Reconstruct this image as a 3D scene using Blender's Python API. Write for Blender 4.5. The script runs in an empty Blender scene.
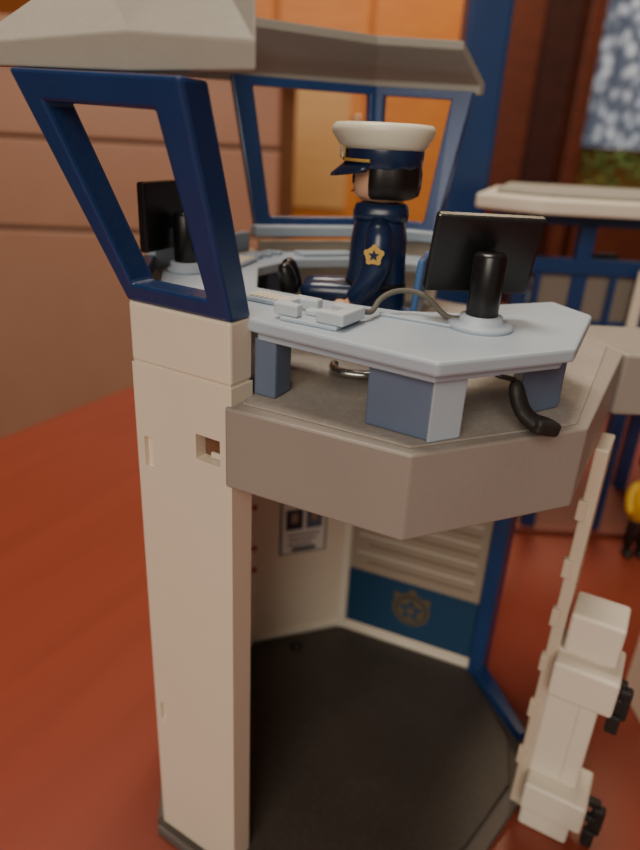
import bpy, bmesh, math, random
from mathutils import Vector, Matrix, Euler
random.seed(4)
K=0.1   # 1 blender unit = 10 cm, coordinates below are centimetres
sc=bpy.context.scene
# ------------------------------------------------------------ materials
def mat(name,col,rough=0.45,spec=0.5,metal=0.0,noise=0.0,nscale=8.0,bump=0.0,col2=None,emit=0.0,coat=0.0,dust=0.0):
    m=bpy.data.materials.new(name); m.use_nodes=True
    nt=m.node_tree; b=nt.nodes['Principled BSDF']
    b.inputs['Base Color'].default_value=(*col,1)
    b.inputs['Roughness'].default_value=rough
    b.inputs['Metallic'].default_value=metal
    b.inputs['Specular IOR Level'].default_value=spec
    b.inputs['Coat Weight'].default_value=coat
    if emit>0:
        b.inputs['Emission Color'].default_value=(*col,1); b.inputs['Emission Strength'].default_value=emit
    tc=nt.nodes.new('ShaderNodeTexCoord')
    last=None
    if noise>0 or col2:
        n=nt.nodes.new('ShaderNodeTexNoise'); n.inputs['Scale'].default_value=nscale; n.inputs['Detail'].default_value=5
        n.inputs['Roughness'].default_value=0.5
        nt.links.new(tc.outputs['Object'],n.inputs['Vector'])
        r=nt.nodes.new('ShaderNodeValToRGB')
        c2=col2 if col2 else tuple(min(1,c*(1-noise)) for c in col)
        r.color_ramp.elements[0].position=0.3; r.color_ramp.elements[1].position=0.7
        r.color_ramp.elements[0].color=(*c2,1); r.color_ramp.elements[1].color=(*col,1)
        nt.links.new(n.outputs['Fac'],r.inputs['Fac']); nt.links.new(r.outputs['Color'],b.inputs['Base Color']); last=r.outputs['Color']
    if dust>0:   # pale dust settled on upward faces + fine specks
        geo=nt.nodes.new('ShaderNodeNewGeometry'); sx=nt.nodes.new('ShaderNodeSeparateXYZ'); nt.links.new(geo.outputs['Normal'],sx.inputs[0])
        n3=nt.nodes.new('ShaderNodeTexNoise'); n3.inputs['Scale'].default_value=55; n3.inputs['Detail'].default_value=10; n3.inputs['Roughness'].default_value=.85
        nt.links.new(tc.outputs['Object'],n3.inputs['Vector'])
        r3=nt.nodes.new('ShaderNodeValToRGB'); r3.color_ramp.elements[0].position=.50; r3.color_ramp.elements[1].position=.66
        nt.links.new(n3.outputs['Fac'],r3.inputs['Fac'])
        mr=nt.nodes.new('ShaderNodeMapRange'); mr.inputs['From Min'].default_value=.0; mr.inputs['From Max'].default_value=.9; mr.inputs['To Min'].default_value=.12*dust; mr.inputs['To Max'].default_value=dust
        nt.links.new(sx.outputs['Z'],mr.inputs['Value'])
        mu=nt.nodes.new('ShaderNodeMath'); mu.operation='MULTIPLY'; nt.links.new(r3.outputs['Color'],mu.inputs[0]); nt.links.new(mr.outputs[0],mu.inputs[1])
        mx=nt.nodes.new('ShaderNodeMix'); mx.data_type='RGBA'; nt.links.new(mu.outputs[0],mx.inputs['Factor'])
        if last: nt.links.new(last,mx.inputs['A'])
        else: mx.inputs['A'].default_value=(*col,1)
        mx.inputs['B'].default_value=(.56,.54,.50,1)
        nt.links.new(mx.outputs['Result'],b.inputs['Base Color'])
    if bump>0:
        n2=nt.nodes.new('ShaderNodeTexNoise'); n2.inputs['Scale'].default_value=60; n2.inputs['Detail'].default_value=4
        nt.links.new(tc.outputs['Object'],n2.inputs['Vector'])
        bp=nt.nodes.new('ShaderNodeBump'); bp.inputs['Strength'].default_value=bump; bp.inputs['Distance'].default_value=0.01
        nt.links.new(n2.outputs['Fac'],bp.inputs['Height']); nt.links.new(bp.outputs['Normal'],b.inputs['Normal'])
    return m
CREAM=mat('cream_plastic',(0.80,0.70,0.56),0.38,0.45,noise=0.04,nscale=3,bump=0.04)
CREAM2=mat('white_plastic',(0.80,0.73,0.61),0.4,0.4)
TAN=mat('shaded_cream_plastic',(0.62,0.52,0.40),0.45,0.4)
BLUE=mat('navy_plastic',(0.012,0.045,0.16),0.3,0.5,noise=0.15,nscale=5,dust=.10)
GREY=mat('taupe_plastic',(0.325,0.285,0.25),0.45,0.45,col2=(0.30,0.262,0.23),nscale=3,bump=0.08,dust=.2)
GREYT=mat('dusty_grey_plastic',(0.36,0.32,0.285),0.65,0.3,col2=(0.31,0.275,0.245),nscale=7,bump=0.1,dust=.45)
ROOFM=mat('roof_plastic',(0.36,0.335,0.29),0.55,0.35,col2=(0.32,0.298,0.258),nscale=3,bump=0.1,dust=.25)
DESK=mat('pale_blue_plastic',(0.43,0.505,0.59),0.42,0.4,col2=(0.40,0.475,0.56),nscale=6,bump=0.05,dust=.35)
PHON=mat('pale_grey_plastic',(0.52,0.58,0.63),0.42,0.4,dust=.3)
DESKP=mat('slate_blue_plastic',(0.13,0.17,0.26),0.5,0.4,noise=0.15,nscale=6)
FLOORD=mat('charcoal_plastic',(0.062,0.050,0.043),0.45,0.4,col2=(0.048,0.039,0.034),nscale=4,bump=0.12,dust=.06)
BLACK=mat('black_plastic',(0.008,0.008,0.009),0.3,0.5,dust=.06)
BLACKR=mat('black_rubber',(0.02,0.018,0.017),0.55,0.4,bump=0.3)
NAVY=mat('navy_uniform_plastic',(0.008,0.022,0.07),0.28,0.6)
HATW=mat('white_cap_plastic',(0.78,0.73,0.58),0.35,0.5)
HAIR=mat('dark_hair_plastic',(0.011,0.008,0.007),0.4,0.5)
SKIN=mat('skin_plastic',(0.80,0.45,0.28),0.4,0.4)
GOLD=mat('gold_print',(0.75,0.46,0.12),0.35,0.5,metal=0.3)
CHROME=mat('chrome',(0.6,0.58,0.55),0.2,0.5,metal=1)
CORD=mat('grey_cord',(0.13,0.12,0.10),0.8)
CHAIRB=mat('chair_blue_plastic',(0.08,0.19,0.45),0.4)
PAPER=mat('paper_print',(0.75,0.72,0.66),0.6)
PANELB=mat('panel_blue_print',(0.014,0.055,0.12),0.4)
INK=mat('ink_print',(0.03,0.035,0.05),0.5)
BRASSD=mat('dark_gold_print',(0.13,0.10,0.06),0.45)
YEL=mat('yellow_plastic',(0.8,0.5,0.03),0.4)
REDP=mat('red_plastic',(0.5,0.02,0.01),0.4)
# ------------------------------------------------------------ mesh helpers
def group(name):
    e=bpy.data.objects.new(name,None); sc.collection.objects.link(e); return e
def mk(name,verts,faces,m,parent=None,bevel=0.0,smooth=False,sub=0,seg=2):
    me=bpy.data.meshes.new(name); me.from_pydata([tuple(Vector(v)*K) for v in verts],[],faces); me.update()
    bm=bmesh.new(); bm.from_mesh(me); bmesh.ops.recalc_face_normals(bm,faces=bm.faces); bm.to_mesh(me); bm.free()
    ob=bpy.data.objects.new(name,me); sc.collection.objects.link(ob)
    me.materials.append(m)
    if parent: ob.parent=parent
    if smooth:
        for p in me.polygons: p.use_smooth=True
    if bevel>0:
        b=ob.modifiers.new('bev','BEVEL'); b.width=bevel*K; b.segments=seg; b.limit_method='ANGLE'; b.angle_limit=math.radians(30)
    if sub>0:
        s=ob.modifiers.new('sub','SUBSURF'); s.levels=sub; s.render_levels=sub
    return ob
def loft(name,rings,m,parent=None,bevel=0,smooth=True,sub=0,caps=True):
    n=len(rings[0]); vs=[p for r in rings for p in r]; fs=[]
    for i in range(len(rings)-1):
        for j in range(n):
            fs.append((i*n+j,i*n+(j+1)%n,(i+1)*n+(j+1)%n,(i+1)*n+j))
    if caps:
        fs.append(tuple(range(n))[::-1]); fs.append(tuple((len(rings)-1)*n+j for j in range(n)))
    return mk(name,vs,fs,m,parent,bevel,smooth,sub)
def prism(name,poly,z0,z1,m,parent=None,bevel=0.06,smooth=False):
    return loft(name,[[(x,y,z0) for x,y in poly],[(x,y,z1) for x,y in poly]],m,parent,bevel,smooth)
def obox(name,c,size,m,parent=None,rot=(0,0,0),bevel=0.05,seg=2):
    R=Euler([math.radians(a) for a in rot]).to_matrix(); c=Vector(c)
    vs=[]
    for sx in(-.5,.5):
        for sy in(-.5,.5):
            for sz in(-.5,.5):
                vs.append(c+R@Vector((sx*size[0],sy*size[1],sz*size[2])))
    fs=[(0,1,3,2),(4,6,7,5),(0,4,5,1),(2,3,7,6),(0,2,6,4),(1,5,7,3)]
    return mk(name,vs,fs,m,parent,bevel,False,0,seg)
def ell(cx,cy,z,rx,ry,n=28,ph=0):
    return [(cx+rx*math.cos(2*math.pi*i/n+ph),cy+ry*math.sin(2*math.pi*i/n+ph),z) for i in range(n)]
def lathe(name,c,prof,m,parent=None,n=32,bevel=0,smooth=True,sx=1,sy=1):
    return loft(name,[ell(c[0],c[1],c[2]+z,r*sx,r*sy,n) for r,z in prof],m,parent,bevel,smooth)
def sweep(name,pts,rad,m,parent=None,n=12,sub=1,flat=None):
    pts=[Vector(p) for p in pts]; rings=[]
    up=Vector((0,0,1))
    for i,p in enumerate(pts):
        t=(pts[min(i+1,len(pts)-1)]-pts[max(i-1,0)]).normalized()
        a=t.cross(up)
        if a.length<0.2: a=t.cross(Vector((0,1,0)))
        a.normalize(); b=a.cross(t).normalized()
        r=rad[i]; ra,rb=(r if isinstance(r,tuple) else (r,r))
        rings.append([p+a*ra*math.cos(2*math.pi*j/n)+b*rb*math.sin(2*math.pi*j/n) for j in range(n)])
    for i in range(1,len(rings)):
        best=min(range(n),key=lambda s:(rings[i][s]-rings[i-1][0]).length)
        rings[i]=rings[i][best:]+rings[i][:best]
    return loft(name,rings,m,parent,0,True,sub)
def tube(name,pts,r,m,parent=None):
    cu=bpy.data.curves.new(name,'CURVE'); cu.dimensions='3D'; cu.bevel_depth=r*K; cu.bevel_resolution=3
    s=cu.splines.new('NURBS'); s.points.add(len(pts)-1)
    for i,p in enumerate(pts): s.points[i].co=(p[0]*K,p[1]*K,p[2]*K,1)
    s.use_endpoint_u=True; s.order_u=3; s.resolution_u=10
    ob=bpy.data.objects.new(name,cu); sc.collection.objects.link(ob); cu.materials.append(m)
    if parent: ob.parent=parent
    return ob
def wframe(name,q,ins,nv,m,parent,bevel=0.08):
    """window frame: q=[BL,BR,TR,TL]; ins=(l,r,b,t) fractions; nv=depth vector"""
    q=[Vector(p) for p in q]; nv=Vector(nv)
    def P(u,v): return q[0]*(1-u)*(1-v)+q[1]*u*(1-v)+q[2]*u*v+q[3]*(1-u)*v
    l,r,b,t=ins
    outer=[P(0,0),P(1,0),P(1,1),P(0,1)]; inner=[P(l,b),P(r,b),P(r,t),P(l,t)]
    vs=outer+inner+[p+nv for p in outer]+[p+nv for p in inner]
    fs=[]
    for i in range(4):
        j=(i+1)%4
        fs+=[(i,j,4+j,4+i),(8+i,12+i,12+j,8+j),(i,8+i,8+j,j),(4+i,4+j,12+j,12+i)]
    return mk(name,vs,fs,m,parent,bevel)
def slab(name,pts,nv,m,parent=None,bevel=0.04):
    nv=Vector(nv); pts=[Vector(p) for p in pts]
    return loft(name,[pts,[p+nv for p in pts]],m,parent,bevel,False)
def star(name,c,r,ux,uz,m,parent,th=0.03,k=5,ri=0.42,rot=90):
    c=Vector(c); ux=Vector(ux).normalized(); uz=Vector(uz).normalized(); n=ux.cross(uz)
    pts=[]
    for i in range(2*k):
        a=math.radians(rot+180*i/k); rr=r if i%2==0 else r*ri
        pts.append(c+ux*rr*math.cos(a)+uz*rr*math.sin(a))
    return loft(name,[pts,[p+n*th for p in pts]],m,parent,0,False)
def disc(name,c,r,ux,uz,m,parent,th=0.03,n=28):
    c=Vector(c); ux=Vector(ux).normalized(); uz=Vector(uz).normalized(); nn=ux.cross(uz)
    pts=[c+ux*r*math.cos(2*math.pi*i/n)+uz*r*math.sin(2*math.pi*i/n) for i in range(n)]
    return loft(name,[pts,[p+nn*th for p in pts]],m,parent,0,False)

# ------------------------------------------------------------ camera
H=24.0; F=650.0; th=math.radians(23.75); rho=math.radians(3.1)
r0=Vector((1,0,0)); fw=Vector((0,math.cos(th),-math.sin(th))); up0=Vector((0,math.sin(th),math.cos(th)))
R=r0*math.cos(rho)+up0*math.sin(rho); U=up0*math.cos(rho)-r0*math.sin(rho)
cam=bpy.data.cameras.new('camera'); co=bpy.data.objects.new('camera',cam); sc.collection.objects.link(co)
M=Matrix((R,U,-fw)).transposed().to_4x4(); M.translation=Vector((0,0,H))*K; co.matrix_world=M
cam.sensor_fit='VERTICAL'; cam.sensor_height=36; cam.lens=F/850*36; cam.clip_start=0.02; cam.clip_end=500
cam.dof.use_dof=True; cam.dof.focus_distance=15.5*K; cam.dof.aperture_fstop=1.1
sc.camera=co

# ------------------------------------------------------------ toy police tower
T=group('toy_police_tower')
e=Vector((.861,-.508,0)); nin=Vector((.508,.861,0))
PL=Vector((-5.0,16.1,0)); PR=Vector((-2.15,14.42,0))
def quadpoly(a,b,d):
    return [(a.x,a.y),(b.x,b.y),((b+d).x,(b+d).y),((a+d).x,(a+d).y)]
BRN=mat('slot_brown_plastic',(0.16,0.07,0.035),0.6)  # brown interior of the pillar slot
pil=prism('front_pillar',quadpoly(PL,PR,nin*0.85),0.5,18.45,CREAM,T,0.07)
prism('front_pillar_cap',quadpoly(PL+e*0.02,PR-e*0.02,nin*.85),18.49,20.05,CREAM,T,0.07)
prism('pillar_back_strip',quadpoly(PL-e*0.22+nin*0.25,PL+e*.1+nin*0.25,nin*0.6),0.5,20.0,CREAM2,T,0.05)
prism('pillar_neck',quadpoly(PL+e*0.06+nin*.06,PR-e*0.06+nin*.06,nin*.7),18.3,18.7,CREAM,T,0)
prism('pillar_foot',quadpoly(PL-e*0.2-nin*.15,PR+e*.1-nin*.15,nin*1.6),0,0.55,FLOORD,T,0.05)
rz=math.degrees(math.atan2(e.y,e.x))
def slot(s,z,w,h,nm,d=0.35):
    p=PL.lerp(PR,s)+Vector((0,0,z))
    c=obox(nm+'_cutter',p,(w,d*2,h),CREAM,None,(0,0,rz),0.0)
    mod=pil.modifiers.new(nm,'BOOLEAN'); mod.operation='DIFFERENCE'; mod.object=c; mod.solver='EXACT'
    return c
cutters=[slot(.765,16.6,.80,.72,'slot_upper',.42),slot(.13,15.9,.3,.95,'notch_a',.15),slot(.1,6.2,.22,.8,'notch_b',.15)]
bv=pil.modifiers['bev']; pil.modifiers.remove(bv)
b=pil.modifiers.new('bev','BEVEL'); b.width=0.05*K; b.segments=2; b.limit_method='ANGLE'
dg=bpy.context.evaluated_depsgraph_get()
me=bpy.data.meshes.new_from_object(pil.evaluated_get(dg)); pil.modifiers.clear(); pil.data=me
for c in cutters: bpy.data.objects.remove(c)
ps=PL.lerp(PR,.765)+Vector((0,0,16.6))+nin*.38
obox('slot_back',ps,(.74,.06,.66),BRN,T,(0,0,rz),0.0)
obox('slot_peg',ps-Vector((0,0,.24))-nin*.1+e*.1,(.4,.1,.16),CREAM,T,(0,0,rz),0.03)
# front-left window (flares outwards)
BL=(-5.0,16.1,20.05); BR=(-2.15,14.42,20.05); TR=(-2.82,12.95,24.9); TL=(-6.95,15.3,25.05)
wframe('front_window_frame',[BL,BR,TR,TL],(.14,.82,.10,.88),nin*0.8,BLUE,T,0.09)
# platform
plat=[(-2.3,14.35),(1.96,12.3),(6.4,14.3),(10.3,21.6),(8.7,25.0),(4.6,27.6),(1.6,28.0),(-3.2,26.2),(-6.0,20.6),(-5.2,17.4),(-2.2,15.6)]
prism('platform_slab',plat,15.84,18.0,GREY,T,0.06)
inner=[(-1.9,14.6),(1.96,12.62),(6.2,14.5),(9.6,21.5),(8.3,24.6),(4.5,27.1),(1.6,27.5),(-2.9,25.8),(-5.4,20.6),(-4.5,17.6),(-1.9,16)]
prism('platform_floor',inner,18.0,18.05,GREYT,T,0.02)
prism('platform_wing',[(9.9,20.6),(17,20.9),(17,24.6),(8.9,24.4)],15.9,18.03,GREY,T,0.1)
prism('wing_column',[(15.5,22),(16.8,22),(16.8,24.3),(15.5,24.3)],0,15.9,CREAM,T,0.1)
base=[(-5.2,15.9),(-2,13.9),(1.9,12.4),(6.5,15.2),(9.0,18.1),(9.6,20.4),(8.4,25.0),(1.6,27.8),(-3.2,26.1),(-6.0,20.6)]
prism('base_rim',base,0,0.45,mat('base_rim_plastic',(0.12,0.10,0.09),0.55,bump=.1),T,0.06)
bin_=[(-4.6,16.3),(-1.8,14.5),(1.9,13.2),(6.1,15.6),(8.4,18.3),(8.9,20.4),(7.9,24.4),(1.6,27.0),(-2.6,25.5),(-5.4,20.6)]
prism('base_floor',bin_,0.45,0.7,FLOORD,T,0.05)
lathe('floor_drain_peg',(-.6,25.4,.7),[(.3,0),(.3,.12),(.2,.16)],BLACK,T,16)
def wall(nm,a,b_,z0,z1,th_,m=CREAM):
    a=Vector((*a,0)); b_=Vector((*b_,0)); d=(b_-a).normalized(); n=Vector((-d.y,d.x,0))*th_
    return prism(nm,quadpoly(a,b_,n),z0,z1,m,T,0.05)
wall('left_panel_front',(-4.8,17.0),(-5.4,20.5),0.45,20.0,.35)
wall('left_panel_rear',(-5.4,20.5),(-2.7,25.6),0.45,20.0,.35)
wall('back_panel_a',(-2.7,25.6),(1.6,27.2),0.45,20.3,.4)
wall('back_panel_b',(1.6,27.2),(8.0,24.6),0.45,15.9,.4)
wall('corner_strip',(1.45,27.1),(1.85,27.0),0.7,15.8,-.15,CREAM2)
wd=Vector((6.4,-2.6,0)).normalized(); wn=Vector((-wd.y,wd.x,0))*-1
A=Vector((1.6,27.2,0))
def onB(s,z,off=0.02): return A+wd*s*6.9+wn*off+Vector((0,0,z))
slab('wall_b_ledge',[onB(.03,.7,.0),onB(.99,.7,.0),onB(.99,1.0,.0),onB(.03,1.0,.0)],wn*.2,CREAM2,T)
slab('blue_panel_print',[onB(.05,1.2),onB(.99,1.2),onB(.99,4.45),onB(.05,4.45)],wn*.05,PANELB,T,0)
slab('height_chart_print',[onB(.05,4.5),onB(.99,4.5),onB(.99,9.5),onB(.05,9.5)],wn*.05,mat('chart_print',(0.36,0.29,0.22),.5),T,0)
CL=mat('chart_line_dark',(.22,.16,.12)); CW=mat('chart_line_light',(.6,.55,.47))
for i in range(9):
    z=5.0+i*.5; s0=.10+(.0 if i%2 else .08)
    slab('height_chart_line_%d'%i,[onB(s0,z,.08),onB(.93,z,.08),onB(.93,z+.1,.08),onB(s0,z+.1,.08)],wn*.02,CW if i%2 else CL,T,0)
cB=onB(.53,3.0,.08)
up=Vector((0,0,1))
disc('badge_disc',cB,.95,wd,up,BRASSD,T,.02)
disc('badge_inner',cB+wn*.03,.80,wd,up,INK,T,.02)
disc('badge_inner2',cB+wn*.04,.72,wd,up,BRASSD,T,.02)
star('badge_star',cB+wn*.07,.68,wd,up,PANELB,T,.02)
disc('badge_hub',cB+wn*.08,.22,wd,up,BRASSD,T,.03)
for k in range(3): disc('badge_bump_%d'%k,cB+wn*.02+wd*(-.75+.75*k)+up*(.68 if k!=1 else 1.02),.2,wd,up,BRASSD,T,.02)
wa=Vector((4.3,1.6,0)).normalized(); wan=Vector((wa.y,-wa.x,0))
Aa=Vector((-2.7,25.6,0))
def onA(s,z,off=0.02): return Aa+wa*s*4.59+wan*off+Vector((0,0,z))
def prA(nm,s0,s1,z0,z1,off,m): slab(nm,[onA(s0,z0,off),onA(s1,z0,off),onA(s1,z1,off),onA(s0,z1,off)],wan*.02,m,T,0)
prA('poster_border',.25,.76,5.6,8.6,.02,INK)
prA('poster_sheet',.27,.74,5.68,8.52,.05,PAPER)
prA('poster_photo_1',.31,.49,7.0,8.1,.08,INK); prA('poster_photo_2',.53,.70,7.0,8.1,.08,mat('poster_photo',(.1,.12,.18)))
SKD=mat('poster_face_print',(.35,.22,.16))
prA('poster_face_1',.365,.435,7.4,7.9,.1,SKD); prA('poster_face_2',.58,.65,7.4,7.9,.1,SKD)
PT=mat('poster_text',(.25,.23,.22))
for k in range(3): prA('poster_text_%d'%k,.34,.68-.04*k,6.65-.27*k,6.75-.27*k,.08,PT)
prA('poster_caption',.38,.64,5.78,5.98,.08,INK)
slab('wall_a_ledge',[onA(.02,.7,0),onA(.98,.7,0),onA(.98,1.0,0),onA(.02,1.0,0)],wan*.15,CREAM2,T)
for z in(5.2,6.4,8.6): obox('wall_peg_%d'%int(z*10),(-2.72,25.3,z),(.18,.2,.18),REDP,T,(0,0,0),.03)
prism('door_jamb',[(7.75,24.2),(8.35,23.9),(8.9,24.7),(8.1,25.2)],0.45,15.9,BLUE,T,.06)
slab('door_threshold',[(7.9,24.0,.7),(9.2,20.3,.7),(9.6,20.4,.7),(8.6,24.4,.7)],(0,0,.45),BLUE,T,.05)
# right pillar strip (door edge, stands on the base)
d3=Vector((.472,.882,0)); n3=Vector((.882,-.472,0))
c=Vector((8.3,17.8,0))
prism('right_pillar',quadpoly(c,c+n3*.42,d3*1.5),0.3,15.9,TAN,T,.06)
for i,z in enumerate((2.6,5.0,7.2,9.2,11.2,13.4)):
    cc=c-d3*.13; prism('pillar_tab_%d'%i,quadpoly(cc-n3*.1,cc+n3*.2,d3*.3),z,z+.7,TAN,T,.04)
# back windows
B0=(-2.9,25.5,20.5);B1=(1.6,27.3,20.5);B2=(4.1,26.3,20.5)
T0=(-4.05,27.0,26.0);T1=(1.5,29.2,26.0);T2=(5.25,27.9,25.9)
wframe('back_window_frame_a',[B0,B1,T1,T0],(.13,.93,.13,.94),(0.15,-.4,0),BLUE,T,.06)
wframe('back_window_frame_b',[B1,B2,T2,T1],(.12,.80,.13,.94),(-.15,-.4,0),BLUE,T,.06)
slab('window_sill_a',[(-3.0,25.2,20.6),(1.6,26.9,20.6),(1.6,26.2,20.6),(-2.7,24.6,20.6)],(0,0,.35),DESK,T,.05)
slab('window_sill_b',[(1.6,26.9,20.6),(4.3,25.9,20.6),(4.1,25.3,20.6),(1.6,26.2,20.6)],(0,0,.35),DESK,T,.05)
wall('left_sill_rear',(-5.4,20.5),(-3.0,25.1),20.0,20.7,.35,DESK)
wall('left_sill_front',(-4.9,17.2),(-5.4,20.5),20.0,20.45,.35,BLUE)
wall('back_panel_c',(1.6,27.25),(4.3,26.2),17.8,20.6,.35,CREAM)
# roof band
E=[(-1.41,12.45,25.0),(-4.0,14.0,25.0),(-8.0,16.0,25.1),(-5.2,27.8,25.85),(1.5,30.2,25.95),(5.7,28.6,25.85)]
Tt=[(-1.6,13.6,27.5),(-2.9,15.4,27.45),(-5.6,17.4,27.4),(-3.4,26.3,27.7),(1.4,28.2,27.55),(4.45,27.2,27.4)]
fa=.42
sec=[]
for a,t in zip(E,Tt):
    a=Vector(a); t=Vector(t); d=(t-a); d.z=0; d.normalize()
    sec.append([a, a+Vector((0,0,fa)), t+Vector((0,0,.1)), t-Vector((0,0,.2)), a+d*.35+Vector((0,0,fa-.1)), a+d*.3])
sec[1][1]=sec[1][1]+Vector((0,0,.25))
loft('roof_band',sec,ROOFM,T,.04,False)
# ------------------------------------------------------------ desk
D=group('toy_control_desk')
desk=[(-1.75,14.95),(2.29,12.35),(5.55,13.9),(7.1,17.2),(6.5,18.7),(4.6,17.9),(3.6,16.7),(1.9,16.6),(.1,17.3),(-2.0,18.5),(-2.3,21.6),(-1.2,23.5),(1,24.4),(4.0,23.6),(4.0,25.6),(1.6,26.5),(-2.8,24.9),(-5.2,20.5),(-4.5,17.3)]
prism('desk_top',desk,19.72,20.05,DESK,D,.07)
prism('desk_skirt',[(-1.6,15.1),(2.3,12.65),(5.35,14.1),(6.8,17.1),(6.3,18.0),(4.7,17.3),(3.7,16.2),(1.9,16.1),(0,16.8),(-1.9,17.9)],19.5,19.74,DESK,D,.04)
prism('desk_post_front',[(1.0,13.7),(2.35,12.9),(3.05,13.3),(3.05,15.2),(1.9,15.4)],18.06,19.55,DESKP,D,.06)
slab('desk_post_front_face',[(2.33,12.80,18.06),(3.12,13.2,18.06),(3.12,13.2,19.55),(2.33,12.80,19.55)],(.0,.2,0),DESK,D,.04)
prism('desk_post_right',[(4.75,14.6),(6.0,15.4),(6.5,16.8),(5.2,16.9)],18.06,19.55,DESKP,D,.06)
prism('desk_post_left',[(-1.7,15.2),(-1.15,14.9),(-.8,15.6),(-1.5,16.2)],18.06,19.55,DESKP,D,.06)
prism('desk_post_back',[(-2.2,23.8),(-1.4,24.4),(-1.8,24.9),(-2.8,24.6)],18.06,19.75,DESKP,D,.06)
prism('molded_tray',[(-1.1,14.95),(.25,14.2),(.85,15.35),(-.4,16.0)],20.05,20.15,DESK,D,.04)
prism('desk_lip_line',[(1.3,15.9),(3.1,15.0),(3.15,15.1),(1.35,16.0)],20.05,20.13,DESK,D,.03)
lathe('monitor_socket',(3.7,15.3,20.05),[(.78,0),(.78,.1),(.7,.14),(.52,.16),(.5,.3),(.3,.32)],DESK,D)
lathe('monitor_socket_back',(-4.35,20.2,20.05),[(.6,0),(.6,.1),(.5,.16),(.5,.3),(.3,.32)],DESK,D)
prism('far_molding',[(-1.3,24.4),(.6,25.1),(.9,24.6),(-.9,23.9)],20.05,20.2,DESK,D,.04)
for i in range(4):
    t=i/3; prism('far_molding_rib_%d'%i,[(-3.3+.9*t,22.6+1.5*t),(-2.7+.9*t,22.4+1.5*t),(-2.6+.9*t,22.6+1.5*t),(-3.2+.9*t,22.8+1.5*t)],20.05,20.2,DESK,D,.03)
# ------------------------------------------------------------ telephone cradle
Pn=group('desk_telephone')
ex=Vector((.86,-.51,0)); ey=Vector((.51,.86,0)); oc=Vector((-.15,15.15,20.15))
def LP(x,y): v=oc+ex*x*1.12+ey*y*1.25; return (v.x,v.y)
def hp(nm,pts,z0,z1,m): prism(nm,[LP(*p) for p in pts],z0,z1,m,Pn,.05)
hp('cradle_u_left',[(-.85,-.45),(-.25,-.45),(-.25,-.25),(-.6,-.2),(-.6,.15),(-.2,.2),(-.2,.42),(-.85,.42)],20.15,20.45,PHON)
hp('cradle_u_right',[(.85,-.45),(.2,-.45),(.2,-.25),(.55,-.2),(.55,.15),(.15,.2),(.15,.42),(.85,.42)],20.15,20.45,PHON)
hp('cradle_bar',[(-.3,-.12),(.3,-.12),(.3,.12),(-.3,.12)],20.15,20.30,PHON)
tube('telephone_cord',[(.75,15.2,20.35),(1.0,15.3,20.25),(1.15,15.6,20.25),(1.3,16.0,20.45),(1.7,16.3,20.62),(2.2,16.35,20.62),(2.55,16.15,20.5),(2.75,15.8,20.3),(3.0,15.6,20.14),(3.3,15.5,20.2)],.07,CORD,Pn)
Hs=group('telephone_handset')
sweep('handset_body',[(4.28,13.75,19.32),(4.36,13.72,19.05),(4.45,13.65,18.75),(4.62,13.55,18.5),(4.85,13.5,18.36),(5.12,13.55,18.30),(5.3,13.6,18.31)],[.13,(.28,.2),(.28,.18),(.30,.2),(.36,.22),(.38,.22),(.22,.14)],BLACKR,Hs,12,1)
obox('handset_ear_cap',(5.0,13.4,18.36),(.66,.46,.34),BLACKR,Hs,(0,12,20),.1,3)
tube('handset_cord',[(3.7,13.75,19.5),(3.75,13.4,19.5),(4.0,13.45,19.45),(4.28,13.75,19.3)],.055,BLACKR,Hs)
# ------------------------------------------------------------ monitors
def monitor(nm,base,ang,tilt,off,post_h=1.5,roll=0,sh=0):
    g=group(nm); b=Vector(base)
    lathe('stand_post',(b.x,b.y,b.z),[(.36,0),(.38,.05),(.38,post_h-.1),(.32,post_h)],BLACK,g)
    a=math.radians(ang); n=Vector((math.cos(a),math.sin(a),0)); sd=Vector((-n.y,n.x,0))
    c=b+n*off+sd*sh+Vector((0,0,1.37))
    rzz=ang-90
    obox('screen_housing',c,(2.55,.28,1.95),BLACK,g,(tilt,roll,rzz),.07)
    obox('screen_glass',c+n*.17,(2.3,.06,1.6),mat(nm+'_glass',(.02,.03,.05),.15),g,(tilt,roll,rzz),.02)
    obox('mount_arm',b+n*(off*.5)+Vector((0,0,1.2)),(.4,off,.35),BLACK,g,(0,0,rzz),.04)
    return g
monitor('computer_monitor',(3.7,15.3,20.3),94,18,.62,roll=.2,sh=.0)
monitor('computer_monitor',(-4.35,20.2,20.3),160,0,.65)
# ------------------------------------------------------------ keyboards
def keyboard(nm,c,rz_,s=1.0):
    g=group(nm)
    obox('keyboard_case',(c[0],c[1],c[2]+.07),(1.9*s,.85*s,.13),DESK,g,(0,0,rz_),.04)
    a=math.radians(rz_)
    for i in range(8):
        for j in range(3):
            x=(-.78+i*.22)*s; y=(-.25+j*.25)*s
            obox('key_%d_%d'%(i,j),(c[0]+x*math.cos(a)-y*math.sin(a),c[1]+x*math.sin(a)+y*math.cos(a),c[2]+.16),(.17*s,.19*s,.06),CREAM2,g,(0,0,rz_),.02,1)
keyboard('toy_keyboard',(-2.95,21.9,20.05),75,.8)
keyboard('toy_keyboard',(-1.4,16.7,20.05),-30,.7)
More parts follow.
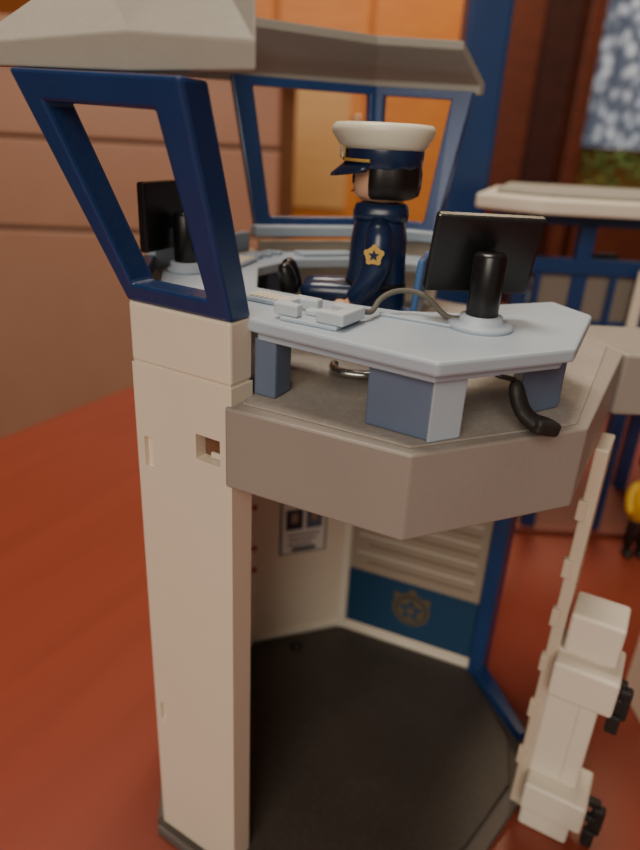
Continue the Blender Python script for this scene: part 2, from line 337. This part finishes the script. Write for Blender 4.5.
# ------------------------------------------------------------ chair
cx,cy=1.42,19.5
C=group('toy_office_chair')
prism('chair_seat',[(cx-.9,cy-1),(cx+1.0,cy-1),(cx+1.0,cy+1),(cx-.9,cy+1)],19.2,19.45,CHAIRB,C,.1)
obox('chair_back',(cx+1.32,cy-.2,20.2),(.2,1.9,1.75),CHAIRB,C,(0,3,-14),.1,3)
obox('chair_back_arm',(cx+1.05,cy-.1,19.32),(.5,.6,.2),CHAIRB,C,(0,0,0),.04)
lathe('chair_column',(cx,cy,18.35),[(.3,0),(.3,.85)],BLACK,C)
tube('chair_base_loop',[(cx-1.1,cy-2.0,18.2),(cx-1.25,cy-2.6,18.2),(cx-.3,cy-2.9,18.2),(cx+.7,cy-2.6,18.2),(cx+.9,cy-1.8,18.2),(cx+.3,cy-.6,18.3),(cx,cy,18.4)],.13,CHROME,C)
lathe('chair_base_hub',(cx,cy,18.06),[(1.0,0),(1.0,.12),(.4,.3)],CHROME,C)
# ------------------------------------------------------------ officer (seated, facing -x, turned a little away)
O=group('toy_police_officer')
zb=19.46
def sup(cx_,cy_,z,rx,ry,n=32,p=2.6):
    out=[]
    for i in range(n):
        a=2*math.pi*i/n; c_,s_=math.cos(a),math.sin(a)
        out.append((cx_+rx*math.copysign(abs(c_)**(2/p),c_),cy_+ry*math.copysign(abs(s_)**(2/p),s_),z))
    return out
upper=[]; legs=[]
upper.append(loft('torso',[sup(cx,cy,zb,.84,.80),sup(cx,cy,zb+.15,.94,.90),sup(cx,cy,zb+.7,.88,.86),sup(cx,cy,zb+1.3,.83,.82),sup(cx,cy,zb+2.0,.80,.88),sup(cx,cy,zb+2.40,.74,.88),sup(cx,cy,zb+2.65,.60,.70),sup(cx,cy,zb+2.85,.46,.50),sup(cx,cy,zb+3.0,.40,.42)],NAVY,O))
upper.append(loft('collar',[sup(cx+.0,cy,zb+2.50,.78,.80),sup(cx+.0,cy,zb+2.72,.80,.78),sup(cx+.0,cy,zb+2.92,.74,.72),sup(cx+.0,cy,zb+2.98,.62,.6)],NAVY,O))
upper.append(loft('belt',[sup(cx,cy,zb+.62,.91,.89),sup(cx,cy,zb+.82,.90,.88)],BLACK,O))
for s,nm in((-1,'near'),(1,'far')):
    y=cy+s*.98
    upper.append(sweep('arm_'+nm,[(cx+.02,cy+s*.62,zb+2.5),(cx+.05,y-.04*s,zb+2.32),(cx+.10,y+.06*s,zb+1.8),(cx+.06,y+.10*s,zb+1.25),(cx-.14,y+.08*s,zb+.8),(cx-.40,y+.04*s,zb+.45),(cx-.60,y,zb+.28)],[.24,.42,.46,.44,.40,.34,.30],NAVY,O,14,1))
    upper.append(sweep('wrist_'+nm,[(cx-.58,y,zb+.29),(cx-.72,y,zb+.2)],[.14,.14],SKIN,O,10,0))
    hc=Vector((cx-.90,y,zb+.08))
    arc=[hc+Vector((.2*math.cos(math.radians(t)),0,.2*math.sin(math.radians(t)))) for t in range(-120,141,26)]
    upper.append(sweep('hand_'+nm,arc,[(.15,.07)]*len(arc),SKIN,O,8,1))
    yl=cy+s*.42
    legs.append(sweep('leg_'+nm,[(cx+.45,yl,zb+.38),(cx-.3,yl,zb+.40),(cx-1.5,yl,zb+.42),(cx-2.25,yl,zb+.42)],[(.36,.36),(.38,.38),(.35,.33),(.33,.31)],NAVY,O,14,1))
    legs.append(sweep('shoe_'+nm,[(cx-2.5,yl,zb+.2),(cx-2.52,yl,zb+.45),(cx-2.6,yl,zb+.8),(cx-2.7,yl,zb+1.08),(cx-2.74,yl,zb+1.18)],[(.27,.30),(.31,.34),(.31,.28),(.28,.22),(.15,.12)],BLACK,O,14,1))
sb=Vector((cx+.0,cy-1.50,zb+1.72))
upper.append(disc('sleeve_badge',sb,.23,(1,0,0),(0,0,1),GOLD,O,.05))
upper.append(star('sleeve_badge_star',sb+Vector((0,-.06,0)),.16,(1,0,0),(0,0,1),NAVY,O,.03))
for k in range(5):
    a=math.radians(90+72*k); upper.append(disc('sleeve_badge_lobe_%d'%k,sb+Vector((.21*math.cos(a),0.005,.21*math.sin(a))),.08,(1,0,0),(0,0,1),GOLD,O,.05))
hz=zb+2.95; hx=cx+.0
head=[(.30,0),(.62,.08),(.82,.25),(.88,.55),(.88,.9),(.82,1.2),(.6,1.45)]
upper.append(loft('head',[ell(hx,cy,hz+z,r,r,32) for r,z in head],SKIN,O))
rings=[]
for z,rb_,op in((.14,.80,1),(.24,.97,1),(.5,1.02,1),(.8,1.02,1),(1.0,.98,.8),(1.2,.95,.3),(1.4,.8,0)):
    ring=[]
    for i in range(48):
        a=2*math.pi*i/48; d=abs(math.atan2(math.sin(a-math.pi),math.cos(a-math.pi)))
        lim=56 if z<.9 else 46
        f=min(1,max(0,(d-math.radians(lim))/math.radians(12)))
        wv=1+.02*math.sin(a*10)*f
        r=rb_*wv*(f*1+(1-f)*(1-.3*op)); ring.append((hx+.03+r*math.cos(a),cy+r*math.sin(a),hz+z))
    rings.append(ring)
upper.append(loft('hair',rings,HAIR,O))
for s in(-1,1):
    a=math.radians(180+s*22); upper.append(obox('eye_%d'%s,(hx+.885*math.cos(a),cy+.885*math.sin(a),hz+.62),(.05,.16,.22),BLACK,O,(0,0,math.degrees(a)),.05))
upper.append(tube('mouth',[(hx+.88*math.cos(math.radians(180+t)),cy+.88*math.sin(math.radians(180+t)),hz+.34-.07*math.cos(math.radians(t*3.2))) for t in range(-24,25,8)],.025,REDP,O))
cz=zb+3.86
upper.append(loft('cap_band',[ell(hx-.04,cy,cz,1.03,1.0,36),ell(hx-.04,cy,cz+.12,1.08,1.05,36),ell(hx-.06,cy,cz+.5,1.12,1.08,36)],NAVY,O,.02))
upper.append(loft('cap_crown',[ell(hx-.07,cy,cz+.48,1.10,1.06,36),ell(hx-.1,cy,cz+.60,1.22,1.16,36),ell(hx-.12,cy,cz+.88,1.40,1.30,36),ell(hx-.12,cy,cz+1.03,1.41,1.31,36),ell(hx-.10,cy,cz+1.13,1.32,1.22,36),ell(hx-.08,cy,cz+1.15,1.1,1.05,36),ell(hx-.05,cy,cz+1.10,.7,.7,36)],HATW,O))
N=14; outer=[];innr=[]
for i in range(N+1):
    a=math.radians(180-72+144*i/N); k=math.cos(math.radians(-72+144*i/N))
    innr.append(Vector((hx-.04+1.02*math.cos(a),cy+1.0*math.sin(a),cz+.12)))
    outer.append(Vector((hx-.04+(1.06+.42*k)*math.cos(a),cy+(1.06+.18*k)*math.sin(a),cz+.02-.28*k)))
poly=innr+outer[::-1]
vs=poly+[p+Vector((0,0,.08)) for p in poly]; fs=[]
n2=len(poly)
for i in range(N):
    j=n2-1-i
    fs+= [(i,i+1,j-1,j),(n2+i,n2+j,n2+j-1,n2+i+1)]
for i in range(n2): fs.append((i,(i+1)%n2,n2+(i+1)%n2,n2+i))
upper.append(mk('cap_visor',vs,fs,NAVY,O,0,True))
upper.append(disc('cap_badge',(hx-1.14,cy-.4,cz+.42),.2,(.45,-1,0),(0,0,1),GOLD,O,.04))
upper.append(star('cap_badge_star',(hx-1.17,cy-.42,cz+.42),.22,(.45,-1,0),(0,0,1),HATW,O,.03))
upper.append(tube('cap_braid',[(hx-.04+1.12*math.cos(math.radians(180+t)),cy+1.09*math.sin(math.radians(180+t)),cz+.2) for t in range(-75,76,10)],.045,GOLD,O))
def spin(obs,deg):
    Mx=Matrix.Translation(Vector((cx,cy,0))*K)@Matrix.Rotation(math.radians(deg),4,'Z')@Matrix.Translation(-Vector((cx,cy,0))*K)
    for o_ in obs: o_.matrix_world=Mx
spin(upper,-8); spin(legs,-4)
# ------------------------------------------------------------ white wall-mounted equipment stack
G=group('toy_equipment_rack')
RX=-.5
def rb(nm,c,s,m=CREAM2,rz_=-28,bv_=.12): return obox(nm,(c[0]+RX,c[1],c[2]),s,m,G,(0,0,rz_),bv_,3)
rb('rack_column',(10.15,17.7,4.6),(1.75,1.2,7.6))
rb('lamp_block_top',(10.2,17.5,9.35),(1.7,1.5,1.6))
rb('lamp_block_shelf',(10.15,17.3,7.6),(2.1,1.9,1.45))
rb('lower_block',(10.2,17.2,1.9),(2.2,1.9,1.3))
rb('foot_block',(10.15,17.4,.56),(1.8,1.5,1.1))
rb('rack_seam',(10.15,17.05,4.6),(.1,.1,4.4),CREAM,-28,.03)
for i,(bx,by,bz) in enumerate(((11.0,17.0,7.3),(11.2,16.7,1.8))):
    rb('clip_arm_%d'%i,(bx,by,bz+.25),(.85,.3,.3),BLACKR,-28,.06)
    rb('clip_arm_b_%d'%i,(bx-.1,by-.25,bz-.25),(.75,.3,.3),BLACKR,-28,.06)
    rb('clip_jaw_%d'%i,(bx+.35,by-.25,bz-.45),(.46,.4,1.3),BLACKR,-28,.1)
    rb('clip_tip_%d'%i,(bx+.15,by-.35,bz-1.25),(.42,.35,.8),BLACKR,-28,.08)
Q=group('toy_barrier')
prism('barrier_upright',[(9.2,12.9),(9.5,12.9),(9.5,13.2),(9.2,13.2)],.3,4.4,BLUE,Q,.06)
prism('barrier_foot',[(8.8,12.5),(10.0,12.5),(10.0,13.6),(8.8,13.6)],0,.35,BLUE,Q,.08)
obox('barrier_rail',(10.3,13.05,4.1),(2.0,.3,.35),BLUE,Q)
# ------------------------------------------------------------ blurred second building
Kk=group('toy_guard_booth')
prism('booth_roof',[(8.0,38.5),(11,36.2),(24,36.2),(27,40),(24,47),(11,47)],20.9,21.7,CREAM2,Kk,.15)
prism('booth_roof_rim',[(9.2,39),(11.6,37.3),(23,37.3),(25.5,40),(23,46),(11.6,46)],21.7,22.0,ROOFM,Kk,.1)
prism('booth_roof_neck',[(10.4,38.4),(23.5,38.4),(23.5,45),(10.4,45)],20.2,20.9,BLUE,Kk,.05)
for i,(x,y) in enumerate(((11,38.8),(14.2,38.4),(18.6,38.4),(23,38.8),(11,44.5),(23,44.5))):
    prism('booth_post_%d'%i,[(x,y),(x+.9,y),(x+.9,y+.8),(x,y+.8)],0,20.4,BLUE,Kk,.08)
prism('booth_sill',[(10.9,38.3),(23.8,38.3),(23.8,39.2),(10.9,39.2)],13.8,14.8,BLUE,Kk,.08)
prism('booth_header',[(10.9,38.2),(23.8,38.2),(23.8,39.0),(10.9,39.0)],17.5,18.4,BLUE,Kk,.08)
prism('booth_counter',[(11.5,39.2),(23,39.2),(23,44),(11.5,44)],15.6,16.2,DESK,Kk,.08)
prism('booth_front_board',[(11.2,38.7),(23,38.7),(23,39),(11.2,39)],9.8,13.9,BLUE,Kk,.05)
for i,x in enumerate((12.0,16.4,19.8)):
    prism('booth_mullion_%d'%i,[(x,38.2),(x+.35,38.2),(x+.35,38.5),(x,38.5)],14.6,17.7,BLUE,Kk,.05)
prism('booth_strut',[(17.6,37.6),(18.2,37.6),(18.5,38.1),(17.8,38.1)],12,18.0,CREAM2,Kk,.05)
obox('booth_screen',(15.9,40,17.6),(2.6,.4,1.9),BLACK,Kk)
prism('booth_base',[(10.4,38),(24.2,38),(24.2,45.5),(10.4,45.5)],0.02,.4,mat('booth_base_red',(.2,.05,.03),.5),Kk,.05)
prism('booth_glazing',[(12.0,38.6),(22.6,38.6),(22.6,38.8),(12.0,38.8)],14.8,17.6,mat('booth_glass',(.22,.19,.16),.2),Kk,.02)
MS=group('toy_blue_tower')
prism('tower_shaft',[(8.2,49.5),(11.1,49.5),(11.1,52.5),(8.2,52.5)],0.0,66,BLUE,MS,.25)
prism('tower_foot',[(7,48.5),(12.5,48.5),(12.5,54),(7,54)],0.0,1.2,GREY,MS,.2)
# second toy figure by the right edge
Fg=group('toy_bystander')
fx,fy=20.9,36.2
for s in(-1,1):
    sweep('leg%d'%s,[(fx+s*.42,fy,.35),(fx+s*.42,fy,1.5),(fx+s*.4,fy,3.0)],[.36,.34,.4],BLACK,Fg,12,1)
    sweep('shoe%d'%s,[(fx+s*.42,fy+.3,.25),(fx+s*.42,fy-.2,.25),(fx+s*.42,fy-.7,.22)],[(.3,.22),(.36,.25),(.25,.18)],BLACK,Fg,12,1)
    sweep('arm%d'%s,[(fx+s*.7,fy,5.3),(fx+s*1.1,fy,4.7),(fx+s*1.15,fy-.3,3.9),(fx+s*1.1,fy-.7,3.3)],[.3,.34,.3,.25],YEL,Fg,12,1)
loft('torso',[sup(fx,fy,2.8,.85,.6),sup(fx,fy,4,.8,.6),sup(fx,fy,5.2,.85,.55),sup(fx,fy,5.6,.4,.35)],YEL,Fg)
loft('head',[ell(fx,fy,5.6+z,r,r,24) for r,z in head],SKIN,Fg)
loft('hair',[ell(fx,fy+.12,6.4+z,r,r,24) for r,z in((.9,0),(.98,.3),(.9,.75),(.5,1.0))],HAIR,Fg)
# ------------------------------------------------------------ table
def wood(name,c1,c2,rough,scale=(1,8,1),coat=0.0,rot=0,detail=8,lo=.3,hi=.7):
    m=mat(name,c1,rough,coat=coat); nt=m.node_tree; b=nt.nodes['Principled BSDF']
    tc=nt.nodes.new('ShaderNodeTexCoord'); mp=nt.nodes.new('ShaderNodeMapping'); mp.inputs['Scale'].default_value=scale
    m0=nt.nodes.new('ShaderNodeMapping'); m0.inputs['Rotation'].default_value=(0,0,math.radians(rot))
    n=nt.nodes.new('ShaderNodeTexNoise'); n.inputs['Scale'].default_value=1.2; n.inputs['Detail'].default_value=detail; n.inputs['Distortion'].default_value=.4
    r=nt.nodes.new('ShaderNodeValToRGB'); r.color_ramp.elements[0].position=lo; r.color_ramp.elements[1].position=hi
    r.color_ramp.elements[0].color=(*c2,1); r.color_ramp.elements[1].color=(*c1,1)
    nt.links.new(tc.outputs['Object'],m0.inputs[0]); nt.links.new(m0.outputs[0],mp.inputs[0]); nt.links.new(mp.outputs[0],n.inputs['Vector']); nt.links.new(n.outputs['Fac'],r.inputs['Fac']); nt.links.new(r.outputs['Color'],b.inputs['Base Color'])
    return m
TBL=wood('red_table_wood',(0.245,0.046,0.025),(0.215,0.040,0.021),.36,(5,.3,2),0,27.4,10,.3,.65)
TB=group('table')
ed=Vector((.46,.887,0)); pn=Vector((.887,-.46,0)); o=Vector((-26.5,48.5,0))-ed*80
tp=[o,o+pn*90,o+pn*90+ed*160,o+ed*160]
prism('table_top',[(p.x,p.y) for p in tp],-3,0,TBL,TB,.3)
for i,(u,v) in enumerate(((6,6),(84,6),(84,152),(6,152))):
    p=o+pn*u+ed*v; prism('table_leg_%d'%i,[(p.x-3,p.y-3),(p.x+3,p.y-3),(p.x+3,p.y+3),(p.x-3,p.y+3)],-75,-3,TBL,TB,.3)
# ------------------------------------------------------------ room
WALLM=mat('orange_wall_paint',(0.50,0.16,0.035),.8,noise=.1,nscale=.4)
WALLD=mat('red_wall_paint',(0.20,0.05,0.025),.8,noise=.1,nscale=.4)
FL=wood('floor_boards',(.16,.08,.04),(.09,.045,.02),.5,(1,.2,1))
prism('floor',[(-200,-120),(220,-120),(220,262),(-200,262)],-80,-75,FL,None,0)
prism('wall_back',[(-200,260),(220,260),(220,266),(-200,266)],-75,175,WALLM,None,0)
prism('wall_left',[(-206,-120),(-200,-120),(-200,266),(-206,266)],-75,175,WALLD,None,0)
prism('wall_right',[(220,-120),(226,-120),(226,266),(220,266)],-75,175,WALLD,None,0)
prism('ceiling',[(-200,-120),(220,-120),(220,262),(-200,262)],175,180,mat('ceiling_paint',(.6,.5,.4),.9),None,0)
prism('baseboard_back',[(-199,257.5),(219,257.5),(219,260),(-199,260)],-75,-65,WALLD,None,.2)
CAB=wood('cabinet_wood',(.45,.23,.145),(.42,.21,.13),.35,(1,6,1))
CABD=mat('cabinet_gap',(.22,.10,.06),.6)
CD=group('chest_of_drawers')
def cb(nm,x0,x1,y0,y1,z0,z1,m,bv_=.3): return prism(nm,[(x0,y0+.12*(x0+60)),(x1,y0+.12*(x1+60)),(x1,y1+.12*(x1+60)),(x0,y1+.12*(x0+60))],z0,z1,m,CD,bv_)
cb('cabinet_carcass',-110,-8,97,135,-75,34,CABD)
cb('cabinet_top',-112,-6,94,136,34,36.5,CAB)
for i,(x0,x1) in enumerate(((-110,-60.4),(-60,-8))):
    for j,(z0,z1) in enumerate(((-74,-25),(-24.6,9.6),(10.1,22),(22.4,33.5))):
        cb('drawer_front_%d_%d'%(i,j),x0,x1,95.6,97.2,z0,z1,CAB)
W=group('wooden_cupboard')
OR=wood('orange_wood',(.74,.27,.045),(.64,.21,.034),.4,(1,1,6))
OR2=wood('light_wood_panel',(.72,.42,.17),(.66,.37,.14),.4,(1,1,6))
prism('cupboard_carcass',[(-48,215),(36,215),(36,258),(-48,258)],-75,110,OR,W,.5)
for i,(x0,x1) in enumerate(((-46,-19),(-18,8),(9,35))):
    prism('cupboard_door_%d'%i,[(x0,213),(x1,213),(x1,215),(x0,215)],-72,46,OR,W,.5)
    prism('cupboard_upper_door_%d'%i,[(x0,213),(x1,213),(x1,215),(x0,215)],48,108,OR,W,.5)
prism('cupboard_panel_inset',[(-14,212.4),(4,212.4),(4,213.2),(-14,213.2)],4,38,OR2,W,.3)
lathe('cupboard_knob',(6,212.3,30),[(.3,-1),(1.2,-.5),(1.2,.5),(.3,1)],CHROME,W)
DR=group('door_1')
DKR=wood('dark_red_wood',(.06,.014,.010),(.035,.009,.006),.4,(1,1,5))
MDR=wood('mid_red_wood',(.15,.035,.016),(.10,.024,.012),.4,(1,1,5))
prism('door_frame_left',[(48,240),(64,240),(64,256),(48,256)],-75,135,MDR,DR,.5)
prism('door_leaf',[(64,248),(78,248),(78,254),(64,254)],-75,130,DKR,DR,.5)
prism('door_frame_right',[(78,240),(83,240),(83,256),(78,256)],-75,135,MDR,DR,.5)
prism('door_frame_top',[(48,240),(83,240),(83,256),(48,256)],130,142,MDR,DR,.5)
WN=group('window_1')
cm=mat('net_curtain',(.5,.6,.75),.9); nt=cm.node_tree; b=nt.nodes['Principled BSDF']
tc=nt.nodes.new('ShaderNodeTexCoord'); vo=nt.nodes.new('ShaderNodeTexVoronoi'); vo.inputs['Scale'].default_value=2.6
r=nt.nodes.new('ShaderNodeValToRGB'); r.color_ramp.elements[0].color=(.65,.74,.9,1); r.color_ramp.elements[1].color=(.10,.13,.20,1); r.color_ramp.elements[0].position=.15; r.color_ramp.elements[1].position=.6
nt.links.new(tc.outputs['Object'],vo.inputs['Vector']); nt.links.new(vo.outputs['Distance'],r.inputs['Fac']); nt.links.new(r.outputs['Color'],b.inputs['Base Color']); nt.links.new(r.outputs['Color'],b.inputs['Emission Color']); b.inputs['Emission Strength'].default_value=.3  # curtain glows by itself, standing in for daylight behind it
vs=[];fs=[]
for i in range(81):
    x=84+i*1.2; y=250+1.5*math.sin(i*.9)
    vs+= [(x,y,26),(x,y,120)]
    if i: fs.append((2*i-2,2*i,2*i+1,2*i-1))
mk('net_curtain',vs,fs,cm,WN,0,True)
prism('window_frame_left',[(83.2,252),(87,252),(87,258),(83.2,258)],5,125,MDR,WN,.3)
prism('window_frame_bottom',[(83.2,252),(184,252),(184,258),(83.2,258)],5,10,MDR,WN,.3)
GRN=mat('plant_green',(.28,.46,.14),.7,col2=(.10,.22,.07),nscale=1.5)
SH=group('potted_shrub')
prism('planter_box',[(85,238),(185,238),(185,248),(85,248)],-75,6,MDR,SH,.5)
vs=[];fs=[]
for i in range(2200):
    x=random.uniform(86,184);y=random.uniform(239,247);z=random.uniform(6,24)
    a=random.uniform(0,6.28);l=random.uniform(1.5,3.5);d=Vector((math.cos(a),math.sin(a)*.5,random.uniform(-.2,.8)))*l;s_=Vector((-math.sin(a),math.cos(a)*.5,.3))*l*.35
    p=Vector((x,y,z));k0=len(vs);vs+=[p,p+d*.5+s_,p+d,p+d*.5-s_];fs.append((k0,k0+1,k0+2,k0+3))
mk('foliage',vs,fs,GRN,SH)
# ------------------------------------------------------------ lights
def area(nm,loc,tgt,size,power,col):
    l=bpy.data.lights.new(nm,'AREA'); l.shape='RECTANGLE'; l.size=size[0]*K; l.size_y=size[1]*K; l.energy=power; l.color=col
    o_=bpy.data.objects.new(nm,l); sc.collection.objects.link(o_); o_.location=Vector(loc)*K
    o_.rotation_euler=(Vector(tgt)-Vector(loc)).to_track_quat('-Z','Y').to_euler(); return o_
area('ceiling_lamp',(-20,35,165),(0,25,0),(50,50),1700,(1,.89,.74))
area('added_front_left_key',(-35,-110,95),(0,20,10),(80,80),1500,(1,.90,.76))  # added key light from front-left to brighten the pillar; no actual window
area('room_lamp',(40,150,165),(20,200,0),(60,60),1900,(1,.78,.5))
w=bpy.data.worlds.new('world'); sc.world=w; w.use_nodes=True
w.node_tree.nodes['Background'].inputs['Color'].default_value=(1,.85,.70,1); w.node_tree.nodes['Background'].inputs['Strength'].default_value=.2
